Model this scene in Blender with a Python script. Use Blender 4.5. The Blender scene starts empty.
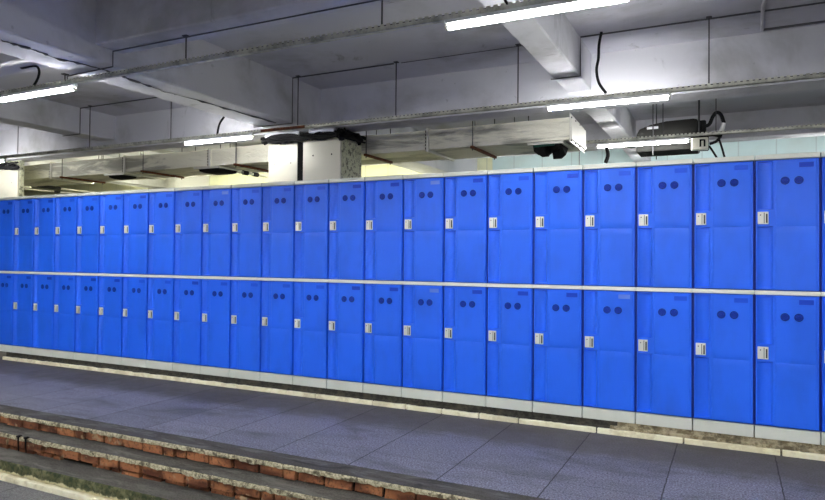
import bpy, bmesh, math, random
from mathutils import Vector, Matrix, noise
random.seed(7)
D = bpy.data
COL = bpy.context.scene.collection
SC = bpy.context.scene
PI = math.pi

# ------------------------------------------------------------------ camera
F = 646.4; ZC = 1.284
YAW, PITCH, ROLL = math.radians(26.195), math.radians(0.799), math.radians(0.489)
RM = Matrix.Rotation(YAW, 3, 'Z') @ Matrix.Rotation(PI/2 + PITCH, 3, 'X') @ Matrix.Rotation(ROLL, 3, 'Z')
cd = D.cameras.new('camera'); cam = D.objects.new('camera', cd); COL.objects.link(cam)
cam.matrix_world = Matrix.Translation((0, 0, ZC)) @ RM.to_4x4()
cd.sensor_width = 36; cd.lens = F / 825 * 36; cd.clip_start = 0.05
SC.camera = cam

def ray(x, y): return RM @ Vector(((x - 412.5) / F, (250 - y) / F, -1))
def atY(x, y, Y):                      # measured point of the photograph on the upright plane at depth Y
    d = ray(x, y); p = d * (Y / d.y); return Vector((p.x, p.y, p.z + ZC))
def atZ(x, y, z):
    d = ray(x, y); p = d * ((z - ZC) / d.z); return Vector((p.x, p.y, z))

# ------------------------------------------------------------------ materials
def mat(name, col, rough=.6, metal=0, spec=.5):
    m = D.materials.new(name); m.use_nodes = True
    b = m.node_tree.nodes['Principled BSDF']
    b.inputs['Base Color'].default_value = (*col, 1); b.inputs['Roughness'].default_value = rough
    b.inputs['Metallic'].default_value = metal; b.inputs['Specular IOR Level'].default_value = spec
    return m
def N(m, t, **kw):
    n = m.node_tree.nodes.new(t)
    for k, v in kw.items(): setattr(n, k, v)
    return n
def L(m, a, b): m.node_tree.links.new(a, b)
def setin(m, n, i, v):
    if v is None: return
    if hasattr(v, 'is_output'): L(m, v, n.inputs[i])
    else: n.inputs[i].default_value = v
def math_(m, op, a, b=None, c=None):
    n = N(m, 'ShaderNodeMath', operation=op)
    for i, v in enumerate((a, b, c)): setin(m, n, i, v)
    return n.outputs[0]
def mixc(m, f, a, b, blend='MIX'):
    n = N(m, 'ShaderNodeMix', data_type='RGBA', blend_type=blend)
    setin(m, n, 0, f); setin(m, n, 6, a if hasattr(a, 'is_output') else (*a, 1)); setin(m, n, 7, b if hasattr(b, 'is_output') else (*b, 1))
    return n.outputs[2]
def coords(m, scale=(1, 1, 1), loc=(0, 0, 0), world=True):
    g = N(m, 'ShaderNodeNewGeometry').outputs['Position'] if world else N(m, 'ShaderNodeTexCoord').outputs['Object']
    mp = N(m, 'ShaderNodeMapping'); L(m, g, mp.inputs[0])
    mp.inputs['Scale'].default_value = scale; mp.inputs['Location'].default_value = loc
    return mp.outputs[0]
def noi(m, co, scale, detail=4, rough=.55, dist=0):
    n = N(m, 'ShaderNodeTexNoise'); L(m, co, n.inputs['Vector'])
    n.inputs['Scale'].default_value = scale; n.inputs['Detail'].default_value = detail
    n.inputs['Roughness'].default_value = rough; n.inputs['Distortion'].default_value = dist
    return n.outputs[0]
def ramp(m, f, lo, hi):
    n = N(m, 'ShaderNodeMapRange'); n.interpolation_type = 'SMOOTHSTEP'
    L(m, f, n.inputs[0]); n.inputs[1].default_value = lo; n.inputs[2].default_value = hi
    return n.outputs[0]
def bsdf(m): return m.node_tree.nodes['Principled BSDF']
def bump(m, h, strength=.3, dist=.01):
    n = N(m, 'ShaderNodeBump'); n.inputs['Strength'].default_value = strength; n.inputs['Distance'].default_value = dist
    L(m, h, n.inputs['Height']); L(m, n.outputs[0], bsdf(m).inputs['Normal'])
def base(m, s): L(m, s, bsdf(m).inputs['Base Color'])

def paint(name, col, dirt, amount=.5, yellow=None):
    m = mat(name, col, .85, 0, .25); co = coords(m)
    a = ramp(m, noi(m, co, .9, 6, .6, .3), .45, .75)
    c = mixc(m, math_(m, 'MULTIPLY', a, amount), col, dirt)
    st = ramp(m, noi(m, coords(m, (1, 1, .25)), 2.3, 7, .7, .6), .6, .72)
    c = mixc(m, math_(m, 'MULTIPLY', st, amount * .6), c, tuple(x * .55 for x in dirt))
    fl = ramp(m, noi(m, co, 9, 3, .5), .72, .76)
    c = mixc(m, math_(m, 'MULTIPLY', fl, .25), c, tuple(x * .4 for x in dirt))
    base(m, c); bump(m, noi(m, co, 12, 5, .6), .15, .02)
    return m
M = {}
M['ceiling'] = paint('ceiling_paint', (.60, .60, .67), (.30, .30, .31), .8)
M['beam'] = paint('beam_paint', (.66, .66, .71), (.30, .30, .30), .8)
M['wall_other'] = paint('plain_wall_paint', (.55, .55, .56), (.4, .4, .4), .4)

# rear wall: glazed tiles, cream to the left and pale aqua to the right
m = mat('glazed_wall_tile', (.8, .8, .7), .35, 0, .5); co = coords(m)
sx = N(m, 'ShaderNodeSeparateXYZ'); L(m, co, sx.inputs[0])
fx = math_(m, 'FRACT', math_(m, 'DIVIDE', math_(m, 'ADD', sx.outputs[0], 50.1), .62))
jx = math_(m, 'LESS_THAN', fx, .035)
side = math_(m, 'GREATER_THAN', sx.outputs[0], -4.7)
c = mixc(m, side, (.84, .84, .58), (.62, .78, .78))
c = mixc(m, math_(m, 'MULTIPLY', ramp(m, noi(m, co, 1.5, 5), .4, .7), .3), c, (.5, .55, .5))
c = mixc(m, math_(m, 'MULTIPLY', jx, .35), c, (.3, .33, .33)); base(m, c); M['walltile'] = m

# lockers
def plastic(name, col, rough):
    m = mat(name, col, rough, 0, .5); co = coords(m)
    c = mixc(m, math_(m, 'MULTIPLY', ramp(m, noi(m, coords(m, (1.6, 1, .7)), 3.5, 3), .4, .7), .35), col, tuple(x * .72 for x in col))
    base(m, c)
    r = math_(m, 'MULTIPLY_ADD', noi(m, co, 5, 3), .16, rough - .08); L(m, r, bsdf(m).inputs['Roughness'])
    bump(m, noi(m, coords(m, (2.2, 1, 1)), 4, 2), .10, .02)
    return m
M['blue'] = plastic('blue_door_plastic', (.010, .135, .93), .42)
M['blue_body'] = plastic('blue_cabinet_plastic', (.002, .022, .34), .5)  # shade of the door gaps put into a darker cabinet blue
M['blue_dark'] = mat('vent_hole_dark_blue', (.002, .018, .22), .6, 0, .2)  # darkness of the vent perforations put into the disc colour
M['plate_dark'] = mat('deep_blue_plate', (.003, .05, .60), .5, 0, .3)
M['plate_pale'] = mat('pale_blue_plate', (.13, .24, .85), .4)
M['plate_same'] = mat('mid_blue_plate', (.006, .085, .76), .45, 0, .3)
m = mat('light_grey_plastic', (.70, .73, .68), .5); co = coords(m)
base(m, mixc(m, math_(m, 'MULTIPLY', ramp(m, noi(m, co, 4, 5), .45, .7), .35), (.70, .73, .68), (.54, .56, .50))); M['grey'] = m
M['rail'] = mat('white_rail_plastic', (.84, .85, .80), .45)
M['latch'] = mat('satin_metal', (.84, .83, .77), .35, .25)
M['latch_dark'] = mat('dark_slot_metal', (.06, .06, .06), .5, .4)

# floor stone
def stone(name, c1, c2, joint=True, dirtband=True):
    m = mat(name, c1, .6, 0, .22 if joint else .1); co = coords(m)
    sp = noi(m, co, 85, 3, .85); c = mixc(m, ramp(m, sp, .36, .64), c1, c2)
    sp2 = ramp(m, noi(m, co, 95, 2, .7), .62, .70); c = mixc(m, math_(m, 'MULTIPLY', sp2, .5), c, tuple(min(1, x * 1.9) for x in c2))
    c = mixc(m, math_(m, 'MULTIPLY', ramp(m, noi(m, coords(m, (.7, 1.6, 1)), 2.0, 6, .65, .5), .48, .72), .6), c, (.06, .055, .052))
    s = N(m, 'ShaderNodeSeparateXYZ'); L(m, co, s.inputs[0])
    if dirtband:
        wob = math_(m, 'MULTIPLY_ADD', noi(m, co, 2.5, 5, .6), .5, -.25)
        d = ramp(m, math_(m, 'ADD', s.outputs[1], wob), 4.22, 4.50)
        c = mixc(m, math_(m, 'MULTIPLY', d, .78), c, (.075, .066, .05))
    if joint:
        wb = math_(m, 'MULTIPLY_ADD', noi(m, co, 14, 3), .012, -.006)
        fx = math_(m, 'FRACT', math_(m, 'DIVIDE', math_(m, 'ADD', math_(m, 'ADD', s.outputs[0], 61.538), wb), .6))
        fy = math_(m, 'FRACT', math_(m, 'DIVIDE', math_(m, 'ADD', math_(m, 'ADD', s.outputs[1], 60 - 4.36), wb), .6))
        j = math_(m, 'MAXIMUM', math_(m, 'LESS_THAN', fx, .013), math_(m, 'MULTIPLY', math_(m, 'LESS_THAN', fy, .011), .5))
        c = mixc(m, math_(m, 'MULTIPLY', j, .85), c, (.010, .010, .010))
        cell = N(m, 'ShaderNodeTexWhiteNoise'); cell.noise_dimensions = '2D'
        cx = N(m, 'ShaderNodeCombineXYZ')
        L(m, math_(m, 'FLOOR', math_(m, 'DIVIDE', math_(m, 'ADD', s.outputs[0], 61.538), .6)), cx.inputs[0])
        L(m, math_(m, 'FLOOR', math_(m, 'DIVIDE', math_(m, 'ADD', s.outputs[1], 60 - 4.36), .6)), cx.inputs[1])
        L(m, cx.outputs[0], cell.inputs[0])
        v = math_(m, 'MULTIPLY_ADD', cell.outputs[0], .25, .87)
        vc = N(m, 'ShaderNodeCombineXYZ'); [L(m, v, vc.inputs[i]) for i in range(3)]
        c = mixc(m, 1.0, c, vc.outputs[0], 'MULTIPLY')
    if not joint:
        c = mixc(m, math_(m, 'MULTIPLY', ramp(m, noi(m, coords(m, (.5, 2.5, 1)), 5, 6, .7, .8), .48, .66), .7), c, (.17, .165, .15))
        c = mixc(m, math_(m, 'MULTIPLY', ramp(m, noi(m, coords(m, (.6, 2, 1), (4, 2, 0)), 4, 6, .7, .8), .52, .68), .75), c, (.022, .02, .017))
    base(m, c); L(m, math_(m, 'MULTIPLY_ADD', noi(m, co, 8, 4), .3, .48), bsdf(m).inputs['Roughness'])
    bump(m, noi(m, co, 90, 3), .12, .004)
    return m
M['floor'] = stone('speckled_granite_tile', (.07, .07, .088), (.285, .285, .35))
M['tread'] = stone('dark_tread_stone', (.055, .053, .048), (.115, .11, .10), False, False)
M['lowfloor'] = stone('lower_floor_stone', (.10, .10, .105), (.24, .24, .25), True, False)
M['edge'] = stone('floor_edge_stone', (.05, .047, .038), (.095, .09, .073), False, False)

def rubble(name, c1, c2, c3, s=14, k=.5, b=.6):
    m = mat(name, c1, .9, 0, .2); co = coords(m)
    c = mixc(m, ramp(m, noi(m, co, s, 6, .7), .4, .6), c1, c2)
    c = mixc(m, math_(m, 'MULTIPLY', ramp(m, noi(m, co, s * .35, 5, .7), .5, .6), k), c, c3)
    base(m, c); bump(m, noi(m, co, s * 2.5, 6, .7), b, .02); return m
M['plinth'] = rubble('dirty_plinth_render', (.035, .035, .03), (.07, .066, .055), (.13, .11, .075), 20, .3)
M['plinth_tan'] = rubble('bare_plinth_render', (.20, .165, .10), (.46, .40, .27), (.06, .05, .035), 22, .6)
M['skirt'] = rubble('cream_tile_edge', (.98, .94, .74), (.90, .84, .62), (.40, .32, .18), 9, .35, .3)
M['mortar'] = rubble('crumbling_mortar', (.62, .57, .40), (.30, .27, .18), (.06, .05, .035), 60, .8)
M['green'] = rubble('mossy_riser_render', (.04, .055, .028), (.10, .105, .05), (.30, .28, .16), 30, .4)
m = M['green']; co = coords(m); sz = N(m, 'ShaderNodeSeparateXYZ'); L(m, co, sz.inputs[0])
zz = math_(m, 'ADD', sz.outputs[2], math_(m, 'MULTIPLY_ADD', noi(m, coords(m, (1, 1, .6)), 14, 6, .7), .09, -.045))
ol = bsdf(m).inputs['Base Color'].links[0].from_socket
base(m, mixc(m, math_(m, 'SUBTRACT', 1.0, ramp(m, zz, -.298, -.285)), ol, (.66, .60, .36)))
M['dirt'] = rubble('dark_rubble', (.015, .012, .01), (.05, .04, .03), (.10, .07, .05), 40, .5)
M['flat_black'] = mat('flat_black_finish', (.008, .008, .008), .95, 0, .1)  # plain flat black for gaps, openings and black marks
m = mat('red_brick', (.40, .12, .04), .9, 0, .2); co = coords(m)
oi = N(m, 'ShaderNodeTexNoise'); L(m, coords(m, (4.6, 3, 9)), oi.inputs['Vector']); oi.inputs['Scale'].default_value = 1; oi.inputs['Detail'].default_value = 1
c = mixc(m, ramp(m, oi.outputs[0], .38, .62), (.12, .042, .022), (.38, .155, .07))
c = mixc(m, math_(m, 'MULTIPLY', ramp(m, noi(m, co, 40, 6, .75), .48, .66), .75), c, (.04, .025, .018))
c = mixc(m, math_(m, 'MULTIPLY', ramp(m, noi(m, coords(m, (1, 1, 1), (5, 3, 1)), 12, 4, .6), .60, .68), .5), c, (.40, .33, .20))
base(m, c); bump(m, noi(m, co, 60, 5, .7), .6, .01); M['brick'] = m

# metals, ducts, plastics
m = mat('foil_wrapped_duct', (.62, .61, .55), .6, .15, .4); co = coords(m)
st = ramp(m, noi(m, coords(m, (.35, 1, 2.2)), 2.2, 7, .65, .7), .47, .62)
c = mixc(m, math_(m, 'MULTIPLY', st, .85), (.70, .68, .58), (.24, .235, .205))
base(m, c); bump(m, noi(m, coords(m, (1, 1, 2)), 6, 6, .6, 1), .5, .03); M['duct'] = m
M['duct_frame'] = mat('duct_flange_steel', (.60, .59, .54), .5, .3)
m = mat('dusty_tray_steel', (.38, .38, .33), .6, .3); co = coords(m)
base(m, mixc(m, ramp(m, noi(m, co, 8, 5, .7), .4, .65), (.66, .66, .57), (.36, .36, .31))); M['tray'] = m
M['tray_dark'] = mat('dark_tray_cable_fill', (.03, .03, .03), .9)  # dark cable fills the channel so its notches read dark
M['rod'] = mat('threaded_rod_steel', (.05, .05, .055), .6, .3)
M['black'] = mat('black_cable_sheath', (.008, .008, .009), .75, 0, .2)
M['wire'] = mat('grey_surface_wire', (.09, .09, .10), .7)
M['rust'] = rubble('rusty_hanger_bar', (.10, .035, .02), (.18, .07, .035), (.04, .02, .015), 25, .5, .3)
M['cream'] = mat('cream_cladding_sheet', (.62, .60, .50), .3, 0, .4)
M['pebble'] = rubble('pebbledash_render', (.80, .80, .60), (.66, .67, .48), (.10, .10, .07), 40, .75, 1)
M['ac'] = mat('dark_grey_casing', (.015, .015, .014), .85, 0, .1)
M['greenplastic'] = mat('dark_green_lining', (.01, .06, .04), .5)
M['white'] = mat('white_enamel', (.78, .79, .78), .35)
M['silver'] = mat('silver_foil', (.7, .71, .75), .3, .7)
M['lens'] = mat('glowing_tube', (1, 1, 1), .4)
b = bsdf(M['lens']); b.inputs['Emission Color'].default_value = (1, 1, .975, 1); b.inputs['Emission Strength'].default_value = 24
M['lens_fill'] = mat('added_fill_tube', (1, 1, 1), .4)  # tubes of the added fill lamps, stronger than the visible ones
b = bsdf(M['lens_fill']); b.inputs['Emission Color'].default_value = (1, 1, .975, 1); b.inputs['Emission Strength'].default_value = 36
M['lens_warm_fill'] = mat('added_warm_fill_tube', (1, 1, 1), .4)  # warm tubes of the added, unseen lamps at the back
b = bsdf(M['lens_warm_fill']); b.inputs['Emission Color'].default_value = (1, .98, .70, 1); b.inputs['Emission Strength'].default_value = 55

# ------------------------------------------------------------------ mesh helpers
def box(bm, x0, x1, y0, y1, z0, z1, mi=0):
    vs = [bm.verts.new((x, y, z)) for x in (x0, x1) for y in (y0, y1) for z in (z0, z1)]
    for f in ((0, 1, 3, 2), (4, 6, 7, 5), (0, 4, 5, 1), (2, 3, 7, 6), (0, 2, 6, 4), (1, 5, 7, 3)):
        fc = bm.faces.new([vs[i] for i in f]); fc.material_index = mi
    return vs
def bev(bm, w, seg=1):
    bmesh.ops.bevel(bm, geom=list(bm.edges), offset=w, segments=seg, affect='EDGES', profile=.6)
def finish(bm, name, mats, parent=None, smooth=35, loc=None):
    bmesh.ops.recalc_face_normals(bm, faces=bm.faces)
    if smooth:
        for f in bm.faces: f.smooth = True
        for e in bm.edges:
            e.smooth = len(e.link_faces) == 2 and e.calc_face_angle(0) < math.radians(smooth)
    me = D.meshes.new(name); bm.to_mesh(me); bm.free()
    for mm in (mats if isinstance(mats, (list, tuple)) else [mats]): me.materials.append(M[mm] if isinstance(mm, str) else mm)
    o = D.objects.new(name, me); COL.objects.link(o)
    if loc: o.location = loc
    if parent: o.parent = parent
    return o
def tube(bm, pts, r, seg=8, mi=0, caps=True):
    pts = [Vector(p) for p in pts]; rings = []
    up = Vector((0, 0, 1))
    for i, p in enumerate(pts):
        t = (pts[min(i + 1, len(pts) - 1)] - pts[max(i - 1, 0)]).normalized()
        a = t.cross(up if abs(t.z) < .9 else Vector((1, 0, 0))).normalized(); b_ = t.cross(a)
        if rings:
            pa = lasta
            a = (pa - t * pa.dot(t)).normalized(); b_ = t.cross(a)
        lasta = a
        rr = r[i] if isinstance(r, (list, tuple)) else r
        rings.append([bm.verts.new(p + (a * math.cos(2 * PI * k / seg) + b_ * math.sin(2 * PI * k / seg)) * rr) for k in range(seg)])
    for q, w in zip(rings, rings[1:]):
        for k in range(seg):
            f = bm.faces.new((q[k], q[(k + 1) % seg], w[(k + 1) % seg], w[k])); f.material_index = mi
    if caps:
        bm.faces.new(rings[0][::-1]).material_index = mi; bm.faces.new(rings[-1]).material_index = mi
def smoothpts(pts, n=6):
    pts = [Vector(p) for p in pts]; out = []
    P = [pts[0]] + pts + [pts[-1]]
    for i in range(1, len(P) - 2):
        for k in range(n):
            t = k / n; a, b_, c_, d = P[i - 1], P[i], P[i + 1], P[i + 2]
            out.append(.5 * ((2 * b_) + (c_ - a) * t + (2 * a - 5 * b_ + 4 * c_ - d) * t * t + (3 * b_ - a - 3 * c_ + d) * t ** 3))
    out.append(pts[-1]); return out
def tag(o, label, cat, group=None):
    o['label'] = label; o['category'] = cat
    if group: o['group'] = group
    return o
def empty(name, loc=(0, 0, 0)):
    o = D.objects.new(name, None); COL.objects.link(o); o.location = loc; o.empty_display_size = .1; return o
def struct(o, label=None, cat=None):
    o['kind'] = 'structure'
    if label: o['label'] = label
    if cat: o['category'] = cat
    return o
def bxobj(name, m, dims, parent=None, bevel=0):
    bm = bmesh.new(); box(bm, *dims)
    if bevel: bev(bm, bevel)
    return finish(bm, name, m, parent)

# ------------------------------------------------------------------ room shell
XL, XR, YN, YF = -23.0, 6.5, -5.0, 13.5
ZS = 3.6; ZL = -.355
struct(bxobj('ceiling', 'ceiling', (XL - .2, XR + .2, YN - .2, YF + .2, ZS, ZS + .2)), 'grey lavender painted concrete ceiling slab above the beams', 'ceiling')
struct(bxobj('wall_back', 'walltile', (XL, XR, YF, YF + .2, -.4, ZS)), 'pale tiled wall seen above the far side of the lockers', 'wall')
struct(bxobj('wall_left', 'wall_other', (XL - .2, XL, YN, YF + .2, -.4, ZS)), 'plain painted wall at the far left end', 'wall')
struct(bxobj('wall_right', 'wall_other', (XR, XR + .2, YN, YF + .2, -.4, ZS)), 'plain painted wall out of view to the right', 'wall')
struct(bxobj('wall_front', 'wall_other', (XL - .2, XR + .2, YN - .2, YN, -.4, ZS)), 'plain painted wall behind the viewer', 'wall')
Y1, Y2, Y3 = 3.283, 3.135, 2.955
Z1, Z2 = -.098, -.222
struct(bxobj('floor', 'floor', (XL, XR, 3.46, YF, -.4, 0)), 'speckled grey purple granite tile floor in front of the lockers', 'floor')
struct(bxobj('floor', 'lowfloor', (XL, XR, YN, Y3 - .004, -.45, ZL)), 'grey stone lower floor at the foot of the steps', 'floor')

def beam(name, dims, m='beam', label=''):
    bm = bmesh.new(); box(bm, *dims); bev(bm, .012)
    return struct(finish(bm, name, m), label, 'beam')
XM1 = (-5.62, -5.05); XM2 = (-1.68, -1.405)
beam('ceiling_beam', (XM1[0], XM1[1], YN, YF, 3.02, ZS + .03), label='wide painted concrete beam running from the upper left corner back over the column')
beam('ceiling_beam', (XM2[0], XM2[1], YN, YF, 3.2, ZS + .03), label='narrow painted concrete beam crossing behind the big tube light')
beam('ceiling_beam', (-9.47, -9.11, YN, YF, 3.2, ZS + .03), label='concrete beam at left, beyond the wide beam')
beam('ceiling_beam', (2.15, 2.45, YN, YF, 3.06, ZS + .03), label='concrete beam beyond the right edge of view')
beam('ceiling_beam', (-13.4, -12.9, YN, YF, 3.04, ZS + .03), label='concrete beam far left over the second column')
beam('ceiling_beam', (XL, XR, 3.87, 4.17, 3.16, ZS + .03), label='nearest cross beam parallel to the lockers, with a wire along its underside')
beam('ceiling_beam', (XL, XR, 7.37, 7.76, 3.06, ZS + .03), label='middle cross beam parallel to the lockers, above the duct')
beam('ceiling_beam', (XL, XR, 11.16, 11.5, 3.2, ZS + .03), label='far cross beam behind the fan coil unit')

# columns
def column(x0, x1, y0, y1, xs, label):
    r = empty('column', ((x0 + x1) / 2, (y0 + y1) / 2, 0)); struct(r, label, 'column')
    def P(nm, m, dims, bv=0):
        o = bxobj(nm, m, dims, None, bv); o.parent = r; o.matrix_parent_inverse = Matrix.Translation(-r.location); return o
    P('column_core', 'pebble', (x0 + .01, x1, y0 + .03, y1, 0, 3.03), .01)
    a, b_ = xs
    bm = bmesh.new(); box(bm, x0, a, y0, y0 + .03, 0, 2.905); 
    for t in (.22, .78): tube(bm, [(x0 + (a - x0) * t, y0 - .002, 2.62), (x0 + (a - x0) * t, y0 + .01, 2.62)], .008, 8, 1)
    o = finish(bm, 'cladding_panel', ['cream', 'black']); o.parent = r; o.matrix_parent_inverse = Matrix.Translation(-r.location)
    if b_ is not None:
        bm = bmesh.new(); box(bm, b_, x1 - .01, y0, y0 + .03, 0, 2.905)
        for t in (.27, .76): tube(bm, [(b_ + (x1 - b_) * t, y0 - .002, 2.70), (b_ + (x1 - b_) * t, y0 + .01, 2.70)], .012, 8, 1)
        o = finish(bm, 'cladding_panel', ['cream', 'black']); o.parent = r; o.matrix_parent_inverse = Matrix.Translation(-r.location)
        o = P('gap_filler', 'flat_black', (a, b_, y0 + .012, y0 + .04, 0, 2.9))  # black strip puts the gap's darkness between the cladding sheets
    return r
column(-5.94, -4.72, 7.38, 7.93, (-5.44, -5.34), 'column clad in two cream sheets with a rough pebbly right side')
column(-12.45, -11.66, 7.38, 7.50, (-11.67, None), 'cream clad column at the left edge behind the lockers')

# ------------------------------------------------------------------ floor edge and steps
def rough_strip(bm, x0, x1, y, z0f, z1f, step=.02, out=.012, seed=0, mi=0, ydeep=.05, amp=1.0):
    """irregular band with real thickness whose lower and upper edges wander"""
    n = int((x1 - x0) / step); prev = None
    for i in range(n + 1):
        x = x0 + i * step
        a = noise.noise(Vector((x * 6, seed, 0))); b_ = noise.noise(Vector((x * 22, seed + 5, 0))); c_ = noise.noise(Vector((x * 40, seed + 9, 3)))
        zl = z0f + (a * .010 + b_ * .010) * amp; zh = z1f + b_ * .002
        yo = y - out - c_ * .006
        ring = [bm.verts.new(p) for p in ((x, y + ydeep, zh), (x, yo + .006, zh), (x, yo, zh - .007), (x, yo - .002 * b_, (zl + zh) / 2), (x, yo, zl + .004), (x, yo + .008, zl), (x, y + ydeep, zl))]
        if prev:
            for k in range(len(ring)):
                f = bm.faces.new((prev[k], prev[(k + 1) % 7], ring[(k + 1) % 7], ring[k])); f.material_index = mi
        else: bm.faces.new(ring)
        prev = ring
    bm.faces.new(prev[::-1])
def bricks(name, x0, x1, yface, z0, z1, off, parent, ln=.205, gap=.021, jit=.009, deep=.09, seed=1, skip=0):
    rnd = random.Random(seed); bm = bmesh.new(); x = x0 + off
    while x < x1:
        l = ln * rnd.choice((1, 1, 1, 1, .52)) * rnd.uniform(.96, 1.03)
        if rnd.random() > skip:
            b2 = bmesh.new(); dy = rnd.uniform(-jit, jit)
            box(b2, x, x + l - gap, yface + dy, yface + deep, z0 + rnd.uniform(-.003, .002), z1 + rnd.uniform(-.002, .004))
            bmesh.ops.subdivide_edges(b2, edges=b2.edges[:], cuts=3, use_grid_fill=True)
            for v in b2.verts:
                q = v.co * 22
                v.co += Vector((noise.noise(q), noise.noise(q + Vector((9, 0, 0))) * .9, noise.noise(q + Vector((0, 7, 0))))) * .0055
            me = D.meshes.new('t'); b2.to_mesh(me); b2.free(); bm.from_mesh(me); D.meshes.remove(me)
        x += l
    return finish(bm, name, 'brick', parent, 50)
SXL, SXR = -8.6, 1.2
# step 1: the edge of the upper floor
s1 = empty('step', (0, 0, 0)); struct(s1, 'top step edge with a broken mortar nosing over one course of red brick', 'step')
bxobj('edge_stone', 'edge', (XL, XR, Y1 + .004, 3.458, -.028, -.0005), s1)
bm = bmesh.new(); rough_strip(bm, SXL, SXR, Y1, -.034, -.002, .02, .004, 1, 0, .05, .9); finish(bm, 'nosing', 'mortar', s1, 40)
bricks('brick_course', SXL, SXR, Y1 + .004, -.088, -.036, .03, s1, seed=3)
bxobj('riser_core', 'flat_black', (XL, XR, Y1 + .03, 3.458, -.4, -.029), s1)  # core coloured black so the open gaps between bricks look dark
s2 = empty('step', (0, 0, 0)); struct(s2, 'middle step, dark tread over two ragged courses of red brick', 'step')
bxobj('tread', 'tread', (XL, XR, Y2 + .004, Y1 + .029, -.13, Z1), s2)
bm = bmesh.new(); rough_strip(bm, SXL, SXR, Y2, Z1 - .034, Z1 - .001, .02, .004, 11, 0, .02, 1.1); finish(bm, 'nosing', 'mortar', s2, 40)
bricks('brick_course', SXL, SXR, Y2 + .004, Z1 - .087, Z1 - .033, .11, s2, seed=5)
bricks('brick_course', SXL, SXR, Y2 + .026, Z2 - .012, Z1 - .103, .02, s2, seed=8, skip=.1, jit=.010, gap=.03)
bxobj('riser_core', 'flat_black', (XL, XR, Y2 + .05, Y1 + .028, -.4, -.1305), s2)  # black core colour darkens the gaps around both brick courses
for px in (18, 25.5):
    q = atY(px, 440, Y2 - .012); bm = bmesh.new(); tube(bm, [(q.x, Y2 - .012, Z1 + .003), (q.x, Y2 - .010, Z1 - .06), (q.x, Y2 - .006, Z2 + .012)], [.009, .005, .004], 6); box(bm, q.x - .014, q.x + .014, Y2 - .02, Y2 + .01, Z1 - .004, Z1 + .006)
    finish(bm, 'tar_drip', 'flat_black', s2)
s3 = empty('step', (0, 0, 0)); struct(s3, 'lowest step with a mossy green riser and a cream tile strip at its foot', 'step')
bxobj('tread', 'tread', (XL, XR, Y3 + .006, Y2 + .049, Z2 - .03, Z2), s3)
bm = bmesh.new(); rough_strip(bm, SXL, SXR, Y3, -.31, Z2 - .001, .02, .0, 21, 0, .03, 1.0); finish(bm, 'mossy_riser', 'green', s3, 40)
bm = bmesh.new(); x = SXL
while x < SXR:
    box(bm, x, x + .394, Y3 - .028, Y3 + .03, ZL - .002, ZL + .040); x += .4
bev(bm, .004); finish(bm, 'tile_strip', 'skirt', s3)
bxobj('riser_core', 'flat_black', (XL, XR, Y3 + .03, Y2 + .049, -.4, Z2 - .031), s3)

# ------------------------------------------------------------------ plinth under the lockers
W = .385; X0 = -7.938; YD = 4.987; NL, NR = -1, 22
pl = empty('plinth', (0, YD + .2, 0)); struct(pl, 'low dark rendered plinth carrying the row of lockers', 'plinth')
def ppar(o, r): o.parent = r; o.matrix_parent_inverse = Matrix.Translation(-r.location); return o
xs = atY(6, 352, YD).x
bm = bmesh.new(); box(bm, xs, -.75, YD + .006, YD + .5, 0, .091)
ppar(finish(bm, 'plinth_body', 'plinth'), pl)
bm = bmesh.new(); box(bm, -.75, XR - .01, YD + .004, YD + .5, 0, .091)
ppar(finish(bm, 'bare_plinth_body', 'plinth_tan'), pl)
bm = bmesh.new(); rough_strip(bm, xs + .03, -.8, YD - .012, .002, .052, .025, .0, 31, 0, .03, .12)
ppar(finish(bm, 'debris_band', 'plinth', None, 40), pl)
bm = bmesh.new(); rough_strip(bm, -.8, 2.6, YD - .012, .002, .06, .02, .004, 33, 0, .03, .2)
ppar(finish(bm, 'crumbled_render', 'plinth_tan', None, 40), pl)
bm = bmesh.new(); x = xs; rnd = random.Random(4)
while x < 2.6:
    l = .60 if rnd.random() > .3 else .33
    x2 = min(x + l - .014, 2.6)
    n = max(2, int((x2 - x) / .03)); prev = None
    for i in range(n + 1):
        xx = x + (x2 - x) * i / n
        h = .036 + noise.noise(Vector((xx * 7, 4, 0))) * .007 + noise.noise(Vector((xx * 31, 2, 0))) * .004
        ring = [bm.verts.new(p) for p in ((xx, YD - .008, 0), (xx, YD - .042, 0), (xx, YD - .042, h - .004), (xx, YD - .038, h), (xx, YD - .008, h))]
        if prev:
            for k in range(5): bm.faces.new((prev[k], prev[(k + 1) % 5], ring[(k + 1) % 5], ring[k]))
        else: bm.faces.new(ring)
        prev = ring
    bm.faces.new(prev[::-1]); x += l
ppar(finish(bm, 'tile_edging', 'skirt', None, 40), pl)

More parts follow.
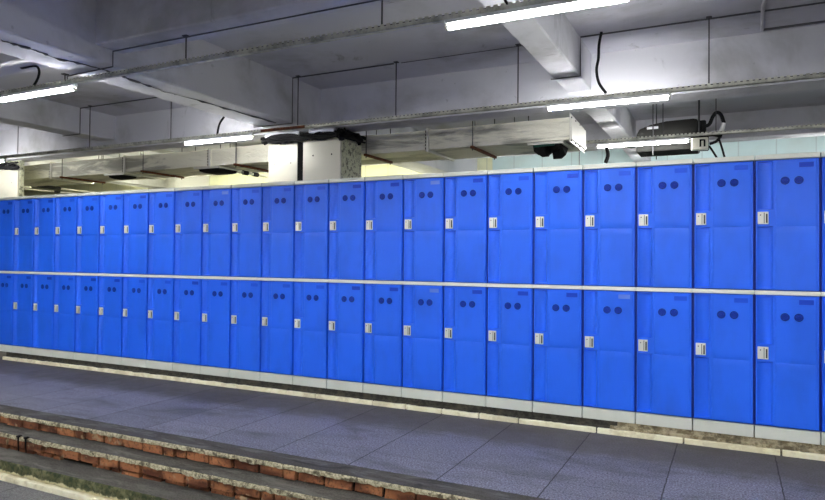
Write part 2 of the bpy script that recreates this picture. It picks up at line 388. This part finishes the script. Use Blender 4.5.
# ------------------------------------------------------------------ lockers
DH = .884                                   # door height
def door_depth(x, z):                       # z measured down from the door top
    """recess of the door face: finger groove on the left interrupted by the latch block"""
    inblock = .338 < z < .452
    d = 0.0
    if .017 <= x <= .110 and .012 < z < DH - .012 and not inblock:
        t = (x - .017) / (.110 - .017)
        d = .023 * math.sin(t * .90 * PI) ** .85 if t < .97 else 0
    if .128 < x < .362:                     # main field stands a touch proud, with two gently dished halves
        d -= .0035
        u = (x - .245) / .117
        for c0, h in ((.24, .13), (.66, .17)):
            v = (z - c0) / h
            rr = u * u + v * v
            if rr < 1: d += .0022 * (1 - rr)
        if abs(z - .455) < .006: d += .0015
    return d
def door_mesh():
    xs = [.0085, .0105, .0145, .017, .024, .034, .046, .058, .070, .082, .092, .102, .109, .1105, .126, .130, .160, .200, .245, .290, .330, .360, .3635, .3745, .3768]
    zs = [.003, .0055, .012, .015, .08, .15, .2, .24, .28, .334, .3385, .345, .395, .445, .4515, .456, .462, .5, .56, .62, .66, .70, .76, .82, DH - .015, DH - .012, DH - .0055, DH - .003]
    bm = bmesh.new(); g = []
    for j, z in enumerate(zs):
        row = []
        for i, x in enumerate(xs):
            y = door_depth(x, z)
            if i in (0, len(xs) - 1) or j in (0, len(zs) - 1): y += .006
            row.append(bm.verts.new((x, y, -z)))
        g.append(row)
    for j in range(len(zs) - 1):
        for i in range(len(xs) - 1): bm.faces.new((g[j][i], g[j + 1][i], g[j + 1][i + 1], g[j][i + 1]))
    be = [e for e in bm.edges if e.is_boundary]
    r = bmesh.ops.extrude_edge_only(bm, edges=be)
    for v in [q for q in r['geom'] if isinstance(q, bmesh.types.BMVert)]: v.co.y = .026
    return bm
rl = empty('locker', (X0, YD, .092))
ZB, ZT = .092, 2.012
bm = bmesh.new()
box(bm, .001, W - .001, .024, .50, .173 - ZB, 1.977 - ZB)
finish(bm, 'cabinet', 'blue_body', rl)
bm = bmesh.new(); box(bm, .0035, W - .0035, -.003, .50, 0, .0805); bev(bm, .002); finish(bm, 'base', 'grey', rl)
bm = bmesh.new(); box(bm, .003, W - .003, -.008, .505, 1.978 - ZB, ZT - ZB); bev(bm, .003); finish(bm, 'top_cap', 'grey', rl)
bm = bmesh.new(); box(bm, .0008, W - .0008, -.006, .03, 1.0625 - ZB, 1.0905 - ZB); bev(bm, .003); finish(bm, 'middle_rail', 'rail', rl)
plate_mesh = {}
for k in ('plate_dark', 'plate_pale', 'plate_same'):
    bm = bmesh.new(); box(bm, .262, .346, -.0048, .004, -.060, -.028); bev(bm, .001)
    o = finish(bm, k, k); plate_mesh[k] = o.data; D.objects.remove(o)
dm = None
for zt in (1.977, 1.0625):
    if dm is None:
        d = finish(door_mesh(), 'door', 'blue', rl, 30); dm = d.data
    else:
        d = D.objects.new('door', dm); COL.objects.link(d); d.parent = rl
    d.location = (0, 0, zt - ZB)
    # latch: metal plate with keyhole and pull slot
    bm = bmesh.new(); box(bm, .019, .084, -.006, .006, -.436, -.352, 0); bev(bm, .002)
    box(bm, .056, .060, -.0068, -.004, -.430, -.358, 1); box(bm, .068, .078, -.0072, -.004, -.428, -.366, 1)
    box(bm, .061, .067, -.010, -.004, -.430, -.358, 0)
    tube(bm, [(.036, -.010, -.374), (.036, .0, -.374)], .011, 12, 0); tube(bm, [(.036, -.0108, -.374), (.036, -.009, -.374)], .004, 8, 1)
    finish(bm, 'latch', ['latch', 'latch_dark'], d)
    for cx in (.181, .261):
        bm = bmesh.new()
        tube(bm, [(cx, -.0055, -.146), (cx, .002, -.146)], .0265, 24, 0)
        for q in range(-2, 3):
            hw = math.sqrt(.0225 ** 2 - (q * .0085) ** 2)
            box(bm, cx - hw, cx + hw, -.0072, -.005, -.146 + q * .0085 - .0016, -.146 + q * .0085 + .0016, 1)
        finish(bm, 'vent', ['blue_dark', 'plate_dark'], d)
    p = D.objects.new('number_plate', plate_mesh['plate_dark']); COL.objects.link(p); p.parent = d

def dup(root):
    r = root.copy(); COL.objects.link(r)
    for ch in list(root.children):
        c = ch.copy(); COL.objects.link(c); c.parent = r
        for g in list(ch.children):
            q = g.copy(); COL.objects.link(q); q.parent = c
    return r
LAB = {
 -1: 'blue two-door locker cut by the left edge of the photo',
 0: 'blue two-door locker below the right corner of the far left cream column',
 1: 'narrow-looking blue two-door locker below the black lagged end of the low pipes at left',
 2: 'blue two-door locker under the left end of the leftmost rusty hanger bar',
 3: 'blue two-door locker under the right end of the leftmost rusty hanger bar',
 4: 'blue two-door locker just left of the one below the leftmost black duct outlet',
 5: 'blue two-door locker below the leftmost black duct outlet',
 6: 'blue two-door locker under the rusty hanger bar left of the far tube light',
 7: 'blue two-door locker below the left end of the tube light beside the column',
 8: 'blue two-door locker with a pale upper plate, below the black outlet left of the column',
 9: 'blue two-door locker just left of the cream clad column, below the short rusty bar',
 10: 'blue two-door locker directly below the left cream sheet of the middle column',
 11: 'blue two-door locker directly below the right cream sheet of the middle column',
 12: 'blue two-door locker directly below the rough pebbly side of the middle column',
 13: 'blue two-door locker with dark plates just right of the pebbly column side',
 14: 'blue two-door locker with pale plates on both doors, below a duct flange',
 15: 'blue two-door locker with dark plates, under the left end of the rusty bar mid duct',
 16: 'blue two-door locker between the rusty hanger bar and the torn black duct outlet',
 17: 'blue two-door locker right below the torn black outlet at the end of the duct',
 18: 'blue locker with a pale lower plate only, below the short thick black cable end',
 19: 'blue two-door locker directly below the dark grey hanging fan coil unit',
 20: 'blue two-door locker, second whole one from the right, below dangling cable ends',
 21: 'last whole blue two-door locker at the right, with dark plates on both doors',
 22: 'blue two-door locker showing only a sliver at the right edge of the photo'}
pale = {14: 'ul', 8: 'u', 18: 'l', 20: '', 19: ''}
same = {-1: '', 7: 'u', 6: 'ul', 9: 'ul', 10: 'ul', 11: 'ul', 16: 'u', 20: 'ul', 19: 'ul', 3: 'u', 2: 'ul', 8: 'l', 5: 'l', 18: 'u'}
lockers = {}
for n in range(NL, NR + 1):
    r = rl if n == NL else dup(rl)
    r.location = (X0 + n * W, YD, ZB); lockers[n] = r
    tag(r, LAB[n], 'locker', 'row of blue two-door lockers')
for n, r in lockers.items():
    ds = sorted([c for c in r.children if c.name.startswith('door')], key=lambda c: -c.location.z)
    for key, d in zip('ul', ds):
        for g in list(d.children):
            if g.name.startswith('number_plate'):
                if key in pale.get(n, ''): g.data = plate_mesh['plate_pale']; g['label'] = 'pale number plate'
                elif key in same.get(n, ''): g.data = plate_mesh['plate_same']

# ------------------------------------------------------------------ cable trays with hanger rods
def tray(x0, x1, y, z, rods, label, seed=0):
    r = empty('cable_tray', ((x0 + x1) / 2, y, z)); tag(r, label, 'cable tray', 'slotted steel trays along the ceiling')
    bm = bmesh.new(); w = .022
    box(bm, x0, x1, y - w, y + w, z - .022, z - .019)
    for s in (-1, 1):
        ya, yb = (y - w, y - w + .002) if s < 0 else (y + w - .002, y + w)
        box(bm, x0, x1, ya, yb, z - .022, z + .006)
        x = x0
        while x < x1:
            box(bm, x, x + .030, ya, yb, z + .006, z + .022); x += .050
        for q in (-1,):
            pass
    ppar(finish(bm, 'channel', 'tray', None, 0), r)
    bm = bmesh.new(); tube(bm, smoothpts([(x0 + .02 + (x1 - x0 - .04) * i / 24, y + .006 * math.sin(i * 2.1 + seed), z + .008) for i in range(25)], 3), .011, 6)
    ppar(finish(bm, 'cable_run', 'tray_dark'), r)
    for (x, zt) in rods:
        bm = bmesh.new(); tube(bm, [(x, y, z - .02), (x, y, zt)], .0065, 6)
        tube(bm, [(x, y, z - .018), (x, y, z - .008)], .014, 6); box(bm, x - .025, x + .025, y - .025, y + .025, zt - .008, zt)
        ppar(finish(bm, 'hanger_rod', 'rod'), r)
    return r
def xat(px, py, Y): return atY(px, py, Y).x
YA, YB, YC = 4.04, 6.70, 9.31
tray(-9.0, 2.6, YA, 2.936, [(xat(65, 76, YA), 3.02), (xat(186, 50, YA), 3.16), (xat(382, 20, YA), 3.16), (-.35, 3.16)],
     'nearest slotted cable tray, carrying the large tube light at top centre')
tray(-16.0, 3.6, YB, 2.942, [(xat(18, 140, YB), 3.6), (xat(90, 120, YB), 3.6), (xat(171, 120, YB), 3.6), (xat(298, 100, YB), 3.6), (xat(396, 90, YB), 3.6), (xat(518, 80, YB), 3.6), (xat(709, 50, YB), 3.6)],
     'middle slotted cable tray under the face of the cross beam', 2)
tb = [o for o in D.objects if o.name == 'cable_tray.001'][0]
bm = bmesh.new(); box(bm, xat(262, 132, YB), xat(306, 128, YB), YB - .034, YB - .0225, 2.922, 2.958); bev(bm, .004)
o = ppar(finish(bm, 'rusty_splice', 'rust'), tb); o['label'] = 'rusty brown splice on the tray'
tray(-17.5, 4.8, YC, 2.965, [(-12.0, 3.6), (-8.4, 3.6), (-2.9, 3.6), (xat(663, 110, YC), 3.6), (xat(716, 120, YC), 3.6)],
     'farthest slotted cable tray, beside the fan coil unit', 5)

tray(-10.0, 5.0, 1.39, 2.936, [(-8.0, 3.6), (-4.5, 3.6), (-.5, 3.6), (3.5, 3.6)], 'added slotted cable tray above the viewer, out of the photo', 3)  # added to carry the unseen fill lamps overhead
tray(-10.0, 5.0, -1.26, 2.936, [(-8.0, 3.6), (-4.5, 3.6), (-.5, 3.6), (3.5, 3.6)], 'added slotted cable tray behind the viewer, out of the photo', 4)  # added to carry the rear row of fill lamps
tray(-15.5, 5.0, 12.0, 2.957, [(-13.0, 3.6), (-8.0, 3.6), (-2.5, 3.6), (3.5, 3.6)], 'added slotted cable tray hidden behind the lockers near the tiled wall', 6)  # added to carry the unseen lamps by the tiled wall
# ------------------------------------------------------------------ tube lights
def make_lamp(lens, trough=False):
    r = empty('tube_light', (0, 0, 0))
    bm = bmesh.new(); box(bm, -.61, .61, -.024, .024, .020, .049); bev(bm, .003); finish(bm, 'housing', 'white', r)
    if trough:  # wide reflector added so the fill lamps send nothing upward
        bm = bmesh.new()
        box(bm, -.66, .66, -.14, .14, .0495, .056)
        for s in (-1, 1):
            box(bm, -.66, .66, s * .14 - .003, s * .14 + .003, -.03, .0495); box(bm, s * .66 - .003, s * .66 + .003, -.14, .14, -.03, .0495)
        finish(bm, 'reflector', 'white', r)
    bm = bmesh.new(); tube(bm, [(-.585, 0, 0), (.585, 0, 0)], .019, 14); finish(bm, 'glowing_tube', lens, r)
    for s in (-1, 1):
        bm = bmesh.new(); tube(bm, [(s * .585, 0, 0), (s * .607, 0, 0)], .020, 12); box(bm, s * .596 - .011, s * .596 + .011, -.014, .014, 0, .04)
        finish(bm, 'end_cap', 'duct_frame', r)
    return r
lampC = make_lamp('lens'); lampW = make_lamp('lens_warm_fill'); lampT = make_lamp('lens_fill', True); used = {}
def lamp(x, y, z, label, warm=False):
    src = {False: lampC, True: lampW, 'trough': lampT}[warm]
    if warm not in used: r = src; used[warm] = 1
    else: r = dup(src)
    r.location = (x, y, z); tag(r, label, 'light', 'tube lights under the trays')
    return r
lamp(-1.14, YA, 2.866, 'large bright tube light at the top centre under the nearest tray')
lamp(atY(75, 91, YA).x - .6, YA, 2.866, 'bright tube light at the upper left edge under the nearest tray')
lamp(-1.13, YB, 2.872, 'bright tube light right of centre under the middle tray')
lamp(-6.26, YB, 2.872, 'bright tube light left of the cream column under the middle tray')
lamp(-11.55, YB, 2.872, 'tube light whose end just shows at the left edge above the far left column')
lamp(-1.09, YC, 2.885, 'farthest tube light, in front of the dark fan coil unit')
lamp(-6.5, YC, 2.885, 'added tube light hidden behind the duct left of the middle column', True)  # warm lamp added out of sight to brighten the space behind the duct
lamp(-11.8, YC, 2.885, 'added tube light hidden behind the duct at far left', True)  # second warm lamp added out of sight behind the duct
for x in (-14.2, -11.6, -9.0, -6.3): lamp(x, 12.0, 2.885, 'added unseen tube light behind the lockers near the cream tiled wall', True)  # warm lamps added out of sight to light the far wall
for x in (-3.6, -1.0, 1.4): lamp(x, 12.0, 2.885, 'added unseen tube light behind the lockers near the aqua tiled wall')  # more unseen lamps added to light the far wall
lamp(3.9, YB, 2.872, 'added tube light out of view beyond the right edge under the middle tray')  # added out of view for extra brightness from the right
lamp(3.9, YA, 2.866, 'added tube light out of view beyond the right edge under the nearest tray')  # also added out of view for extra brightness
for x in (-9.0, -6.4, -3.75, -1.1, 1.5, 3.9): lamp(x, 1.39, 2.857, 'added unseen reflector tube light above and behind the viewer', 'trough')  # fill lamps added out of view to brighten the locker fronts
for x in (-9.0, -6.4, -3.75, -1.1, 1.5, 3.9): lamp(x, -1.26, 2.857, 'added unseen reflector tube light well behind the viewer', 'trough')  # second row of added fill lamps for the lockers

# ------------------------------------------------------------------ air duct
DY0, DY1, DZ0, DZ1 = 7.93, 8.80, 2.765, 3.035
du = empty('air_duct', (-6, 8.2, 2.7)); tag(du, 'long grey foil covered rectangular air duct hung above the lockers', 'duct')
fl = [-13.5, -11.52, -9.54, -7.57, -5.62, -3.68, -1.76]
for a, b_ in zip(fl, fl[1:]):
    bm = bmesh.new(); box(bm, a + .012, b_ - .012, DY0, DY1, DZ0, DZ1)
    bmesh.ops.subdivide_edges(bm, edges=bm.edges[:], cuts=5, use_grid_fill=True)
    for v in bm.verts:
        q = v.co * 3.1; v.co.y += noise.noise(q) * .010; v.co.z += noise.noise(q + Vector((5, 0, 0))) * .012
    ppar(finish(bm, 'duct_section', 'duct', None, 40), du)
def ring_frame(x, t, y0, y1, z0, z1, w, m, nm, skew=0):
    bm = bmesh.new()
    for d in ((y0, y1, z1 - w, z1), (y0, y1, z0, z0 + w), (y0, y0 + w, z0 + w, z1 - w), (y1 - w, y1, z0 + w, z1 - w)):
        box(bm, x - t, x + t, *d)
    for k in range(6): box(bm, x - t - .012, x - t - .001, y0 - .003, y0 + .012, z0 + .03 + k * (z1 - z0 - .09) / 5, z0 + .06 + k * (z1 - z0 - .09) / 5, 1)
    return ppar(finish(bm, nm, [m, 'flat_black']), du)
for x in fl[:-1]:
    ring_frame(x, .016, DY0 - .03, DY1 + .03, DZ0 - .03, DZ1 + .02, .04, 'duct_frame', 'flange')
# splayed end plate with bolts
bm = bmesh.new(); a = Vector((-1.765, DY0 - .03)); b_ = Vector((atY(584, 140, DY1 + .03).x, DY1 + .03)); th = .012
vs = []
for zz in (DZ0 - .035, DZ1 + .045):
    for p, o in ((a, 0), (b_, 0), (b_, th), (a, th)): vs.append(bm.verts.new((p.x + o, p.y, zz - (.03 if p is b_ and zz > 2.9 else 0))))
for f in ((0, 1, 2, 3), (4, 7, 6, 5), (0, 4, 5, 1), (1, 5, 6, 2), (2, 6, 7, 3), (3, 7, 4, 0)): bm.faces.new([vs[i] for i in f])
for t in (.04, .3, .6, .96):
    for zz in (DZ0 - .01, DZ1 + .0):
        p = a.lerp(b_, t); tube(bm, [(p.x + th, p.y, zz), (p.x + th + .012, p.y, zz)], .012, 8, 1)
ppar(finish(bm, 'end_plate', ['duct_frame', 'rod']), du)
bm = bmesh.new(); box(bm, -1.80, -1.745, DY0 + .01, DY1 - .01, DZ0 + .01, DZ1 - .01); ppar(finish(bm, 'end_collar', 'duct_frame'), du)
# hanger bars and their rods
for px, py, yb in ((472, 147, 8.75), (362, 160, 8.6), (235, 165, 8.75), (142, 172, 8.75), (61, 177, 8.75)):
    x = xat(px, py, 7.86) if px != 362 else -4.62
    bm = bmesh.new(); box(bm, x - .02, x + .02, 7.84, yb + .05, DZ0 - .036, DZ0 - .002); bev(bm, .004)
    ppar(finish(bm, 'hanger_bar', 'rust'), du)
    for yy in (7.88, yb):
        bm = bmesh.new(); tube(bm, [(x, yy, DZ0 - .06), (x, yy, ZS)], .0075, 6); ppar(finish(bm, 'hanger_rod', 'rod'), du)
for x in (-3.35, -2.55, -5.0, -5.6, -8.2, -8.8, -10.2, -10.8, -11.3):
    bm = bmesh.new(); tube(bm, [(x, DY1 + .04, DZ1 - .02), (x, DY1 + .04, ZS)], .007, 6); ppar(finish(bm, 'hanger_rod', 'rod'), du)
# outlets under the duct
def outlet(x0, x1, y0, y1, torn=False):
    z = DZ0 - .002
    bm = bmesh.new(); w = .035
    for d in ((x0, x1, y0, y0 + w), (x0, x1, y1 - w, y1), (x0, x0 + w, y0 + w, y1 - w), (x1 - w, x1, y0 + w, y1 - w)): box(bm, d[0], d[1], d[2], d[3], z - .03, z)
    fr = ppar(finish(bm, 'outlet_frame', 'duct_frame'), du)
    bm = bmesh.new(); n = 16; rings = []
    k = .065 if torn else .05
    for j, (ins, dz) in enumerate(((.036, .0), (.04, .03), (.05, .03 + k * .6), (.10, .03 + k), (.2, .03 + k * 1.05))):
        ring = []
        cx, cy, hx, hy = (x0 + x1) / 2, (y0 + y1) / 2, (x1 - x0) / 2 - ins, (y1 - y0) / 2 - ins
        for i in range(n):
            a_ = 2 * PI * i / n; c_, s_ = math.cos(a_), math.sin(a_); q = max(abs(c_), abs(s_)); q = q * .8 + .2
            sag = (1 + .5 * math.sin(a_ * 2 + 1) + .35 * math.sin(a_ * 5)) if torn and j > 1 else 1
            ring.append(bm.verts.new((cx + hx * c_ / q, cy + hy * s_ / q, z - dz * sag)))
        rings.append(ring)
    for q, w2 in zip(rings, rings[1:]):
        for i in range(n): bm.faces.new((q[i], q[(i + 1) % n], w2[(i + 1) % n], w2[i]))
    bm.faces.new(rings[-1]); bm.faces.new(rings[0][::-1])
    o = finish(bm, 'outlet_lining', 'flat_black', None, 30); o.parent = fr; o.matrix_parent_inverse = fr.matrix_parent_inverse.copy()
    o.matrix_parent_inverse = Matrix.Identity(4)
    if torn:
        bm = bmesh.new(); tube(bm, smoothpts([(x0 + .08, y0 + .03, z - .045), (x0 + .25, y0 + .03, z - .04), (x1 - .12, y0 + .03, z - .035)], 5), .014, 6)
        o2 = finish(bm, 'torn_liner_edge', 'greenplastic'); o2.parent = fr
        o2.matrix_parent_inverse = Matrix.Identity(4)
    return fr
outlet(atY(527, 148, 7.93).x, atY(568, 148, 8.2).x, 7.95, 8.5, True)
outlet(-7.95, -7.4, 7.95, 8.5)
outlet(-10.1, -9.62, 7.95, 8.35)

# ------------------------------------------------------------------ fan coil unit behind the far tube light
def cable(name, pts, r, m, label, cat='cable', group=None, n=6):
    bm = bmesh.new(); tube(bm, smoothpts(pts, n), r, 8)
    return tag(finish(bm, name, m), label, cat, group)
fc = empty('fan_coil_unit', (-.77, 9.75, 2.76)); tag(fc, 'dark grey box shaped fan coil unit hung from rods behind the far tube light', 'air conditioner')
bm = bmesh.new()
prof = [(-1.19, 2.81), (-1.19, 3.05), (-1.15, 3.13), (-1.0, 3.185), (-.8, 3.215), (-.45, 3.225), (-.40, 3.21), (-.40, 2.81)]
A = [bm.verts.new((x, 9.52, z)) for x, z in prof]; B = [bm.verts.new((x, 10.0, z)) for x, z in prof]
bm.faces.new(A); bm.faces.new(B[::-1])
for i in range(len(prof)): bm.faces.new((A[i], A[(i + 1) % len(prof)], B[(i + 1) % len(prof)], B[i]))
bev(bm, .01); ppar(finish(bm, 'casing', 'ac'), fc)
bm = bmesh.new(); box(bm, -.40, -.30, 9.56, 9.80, 3.02, 3.20); box(bm, -.40, -.27, 9.56, 9.85, 2.82, 3.0); bev(bm, .012); ppar(finish(bm, 'valve_box', 'black'), fc)
bm = bmesh.new(); box(bm, -1.05, -.90, 9.512, 9.522, 3.12, 3.155); ppar(finish(bm, 'rating_label', 'silver'), fc)
for (px, yy) in ((653, 9.5), (656.5, 9.9), (699, 9.5)):
    x = xat(px, 120, yy); bm = bmesh.new(); tube(bm, [(x, yy, 2.75), (x, yy, ZS)], .014 if px > 690 else .008, 6); ppar(finish(bm, 'hanger_rod', 'rod'), fc)
YH = 9.45
def pp(lst, Y): return [atY(x, y, Y) for x, y in lst]
cable('insulated_hose', pp([(702, 127), (709, 124.5), (712.9, 116.5), (716.7, 112.4), (721, 115), (724, 123)], YH + .05), .024, 'black', 'thick black insulated hose arching off the right end of the fan coil unit', 'hose')
cable('pipe_stub', pp([(724, 123), (722, 129), (719.7, 134)], YH + .05), .026, 'white', 'short white pipe piece below the arched black hose', 'pipe')
cable('cable_bundle', pp([(690, 135), (702, 135.5), (712, 134.5), (722, 136)], YH), .026, 'black', 'thick black cable bundle lying along the tray by the cream junction box')
cable('dangling_cable', pp([(720, 137), (716, 141.5), (709.5, 144)], YH), .018, 'black', 'short black cable looping from the bundle to the cream junction box')
cable('dangling_cable', pp([(719, 139), (722, 148), (724.5, 157)], YH), .013, 'black', 'straight black cable end dangling furthest right beside the junction box')
cable('dangling_cable', pp([(709, 146), (712, 150), (717, 158)], YH), .013, 'black', 'slanting black cable end dangling just right of the junction box')
jb = empty('junction_box', atY(700, 143, 9.36)); tag(jb, 'cream junction box with a bold black mark, beside the far tube light', 'electrical box')
c0 = atY(691, 138, 9.36); c1 = atY(708, 149, 9.36)
bm = bmesh.new(); box(bm, c0.x, c1.x, 9.35, 9.44, c1.z, c0.z); bev(bm, .008); ppar(finish(bm, 'box_body', 'cream'), jb)
bm = bmesh.new(); mx = atY(699.5, 143, 9.35).x; mz = atY(700, 143, 9.35).z
box(bm, mx, mx + .022, 9.343, 9.352, mz - .05, mz + .05); box(bm, mx + .05, mx + .072, 9.343, 9.352, mz - .05, mz + .045); box(bm, mx + .022, mx + .05, 9.343, 9.352, mz + .028, mz + .048)
ppar(finish(bm, 'black_mark', 'flat_black'), jb)

# ------------------------------------------------------------------ wires and loose cables
def wire(pts, label, r=.008, m='wire', name='wire'):
    bm = bmesh.new(); tube(bm, pts, r, 6); return tag(finish(bm, name, m, None, 60), label, 'wire', None)
zs = ZS - .010
x1 = XM1[1]; x0 = XM1[0]
wire([(xat(393, 61, YB), YB + .02, zs), (x1 + .012, YB + .02, zs), (x1 + .012, YB + .02, 3.008), (x0 - .04, YB + .02, 3.008)], 'thin dark wire crossing the slab and running down the wide beam above the column')
wire([(xat(400, 60, YB), YB + .03, zs), (XM2[0] - .01, YB + .03, zs)], 'faint thin wire along the slab just left of the narrow beam', .004)
wire([(3.3, YB + .02, zs), (XM2[1] + .012, YB + .02, zs), (XM2[1] + .012, YB + .02, 3.188), (XM2[0] - .02, YB + .02, 3.188)], 'thin dark wire along the slab and down the narrow beam at right')
wire([(x0 - .02, YB + .02, zs), (-9.098, YB + .02, zs), (-9.098, YB + .02, 3.188), (-9.5, YB + .02, 3.188)], 'thin dark wire on the slab and beam face at left, beyond the wide beam')
wire([(3.3, YA, 3.148), (x1 + .012, YA, 3.148), (x1 + .012, YA, 3.008), (x0 - .08, YA + .03, 3.008), (x0 - .08, YA + .03, 2.96)], 'long wire along the underside of the nearest cross beam', .006)
bm = bmesh.new(); rnd = random.Random(2); pts = []; rr = []
for a_, b2 in zip([(0, 40), (28, 48), (56, 58), (90, 66), (108, 71), (138, 82), (165, 92), (179, 95), (225, 108)], [(28, 48), (56, 58), (90, 66), (108, 71), (138, 82), (165, 92), (179, 95), (225, 108), (283, 125)]):
    for i in range(8):
        t = i / 8; p = atZ(a_[0] + (b2[0] - a_[0]) * t, a_[1] + (b2[1] - a_[1]) * t, 3.017); p.x += rnd.uniform(-.012, .012); pts.append(p); rr.append(rnd.choice((.002, .003, .006, .006, .016)))
tube(bm, pts, rr, 6); tag(finish(bm, 'wire', 'wire', None, 60), 'ragged dark wire run along the underside of the wide beam', 'wire')
wire([atZ(767, -6, zs), atZ(763, 6, zs), atZ(762, 30, zs)], 'pale pipe crossing the slab at the upper right', .018, 'beam', 'conduit_pipe')
wire([atZ(762, 30, zs), atZ(825, 21.5, zs), atZ(840, 20, zs)], 'dark wire in the slab corner at the upper right', .012)
cable('loose_cable', [atY(33, 87, YA), atY(38, 78, YA), atY(39, 70, YA), atY(35, 66, YA), atY(22, 68, YA), atY(24, 65, YA), atY(38, 64.5, YA + .1)], .012, 'black', 'looped black cable above the upper left tube light')
cable('loose_cable', [atY(601.5, 32, YB - .1), atY(599, 45, YB - .1), atY(598.5, 58, YB - .1), atY(596.5, 70, YB - .1), atY(599, 83, YB - .1), atY(606, 93, YB - .1)], .014, 'black', 'black cable hanging in a curve right of the narrow beam')
cable('loose_cable', [atY(224, 117, YB - .02), atY(220, 123, YB), atY(218, 130, YB), atY(217, 137, YB)], .014, 'black', 'short curved black cable above the tube light left of the column')
cable('loose_cable', [atY(606.5, 147, YC - .1), atY(608, 155, YC - .1), atY(605.5, 163, YC - .1)], .026, 'black', 'short thick black cable end hanging below the far tube light')
cable('loose_cable', [atY(504, -3, YA), atY(506, 2, YA), atY(509, 5, YA)], .009, 'black', 'bit of dark cable at the top edge above the big tube light')

# clutter on top of the columns
def tangle(xa, xb, ya, yb, za, zb, n, label, seed):
    rnd = random.Random(seed); bm = bmesh.new()
    for k in range(n):
        pts = []; s = rnd.uniform(0, .4)
        for i in range(6):
            t = i / 5
            pts.append((xa + (xb - xa) * t + rnd.uniform(-.05, .05), ya + (yb - ya) * rnd.random(), za + (zb - za) * rnd.random()))
        tube(bm, smoothpts(pts, 5), rnd.uniform(.014, .03), 6)
    return tag(finish(bm, 'cable_tangle', 'black'), label, 'cables')
tangle(-5.95, -4.72, 7.22, 7.34, 2.90, 3.0, 12, 'tangle of black cables and lagging across the top of the middle column', 3)
tangle(-4.76, -4.66, 7.30, 7.88, 2.90, 3.03, 9, 'black cables folded over the pebbly side at the column top', 5)
tangle(-12.4, -11.6, 7.28, 7.36, 2.86, 2.98, 6, 'tangle of black cables on top of the far left column', 8)
cable('foil_pipe', [(-5.9, 7.27, 3.0), (-5.6, 7.25, 3.01), (-5.3, 7.26, 2.99)], .035, 'silver', 'short silver foil covered pipe at the top left of the middle column', 'pipe')
cable('foil_pipe', [(-5.15, 7.27, 3.0), (-4.9, 7.26, 3.01), (-4.75, 7.27, 3.0)], .035, 'silver', 'short silver foil covered pipe at the top right of the middle column', 'pipe')
# low pipes at far left and beside the column
def lagged(p, q, r, label, segs):
    e = empty('lagged_pipe', p); tag(e, label, 'pipe'); p = Vector(p); q = Vector(q)
    bm = bmesh.new(); tube(bm, [p, q], r, 10); ppar(finish(bm, 'pipe', 'duct_frame'), e)
    for a_, b2 in segs:
        bm = bmesh.new(); tube(bm, [p.lerp(q, a_), p.lerp(q, b2)], r * 1.7, 10); ppar(finish(bm, 'black_lagging', 'black'), e)
lagged(atZ(21, 184, 2.80), atZ(95, 192.5, 2.80), .020, 'upper of two thin pipes with black lagging low at the far left', [(0, .13), (.2, .5)])
lagged(atZ(21, 188.5, 2.70), atZ(75, 193.3, 2.70), .016, 'lower thin pipe at the far left, under the lagged one', [(0, .05), (.6, .7)])
lagged(atZ(243, 172.5, 2.66), atZ(267, 176.5, 2.66), .022, 'short pipe with black lagging just left of the middle column', [(0, .18), (.4, .6)])

# ------------------------------------------------------------------ light and view
w = D.worlds.new('world'); SC.world = w; w.use_nodes = True
w.node_tree.nodes['Background'].inputs[0].default_value = (.6, .65, .8, 1); w.node_tree.nodes['Background'].inputs[1].default_value = .1
SC.view_settings.view_transform = 'Standard'; SC.view_settings.look = 'None'; SC.view_settings.gamma = 1; SC.view_settings.use_curve_mapping = False
SC.view_settings.exposure = 2.1
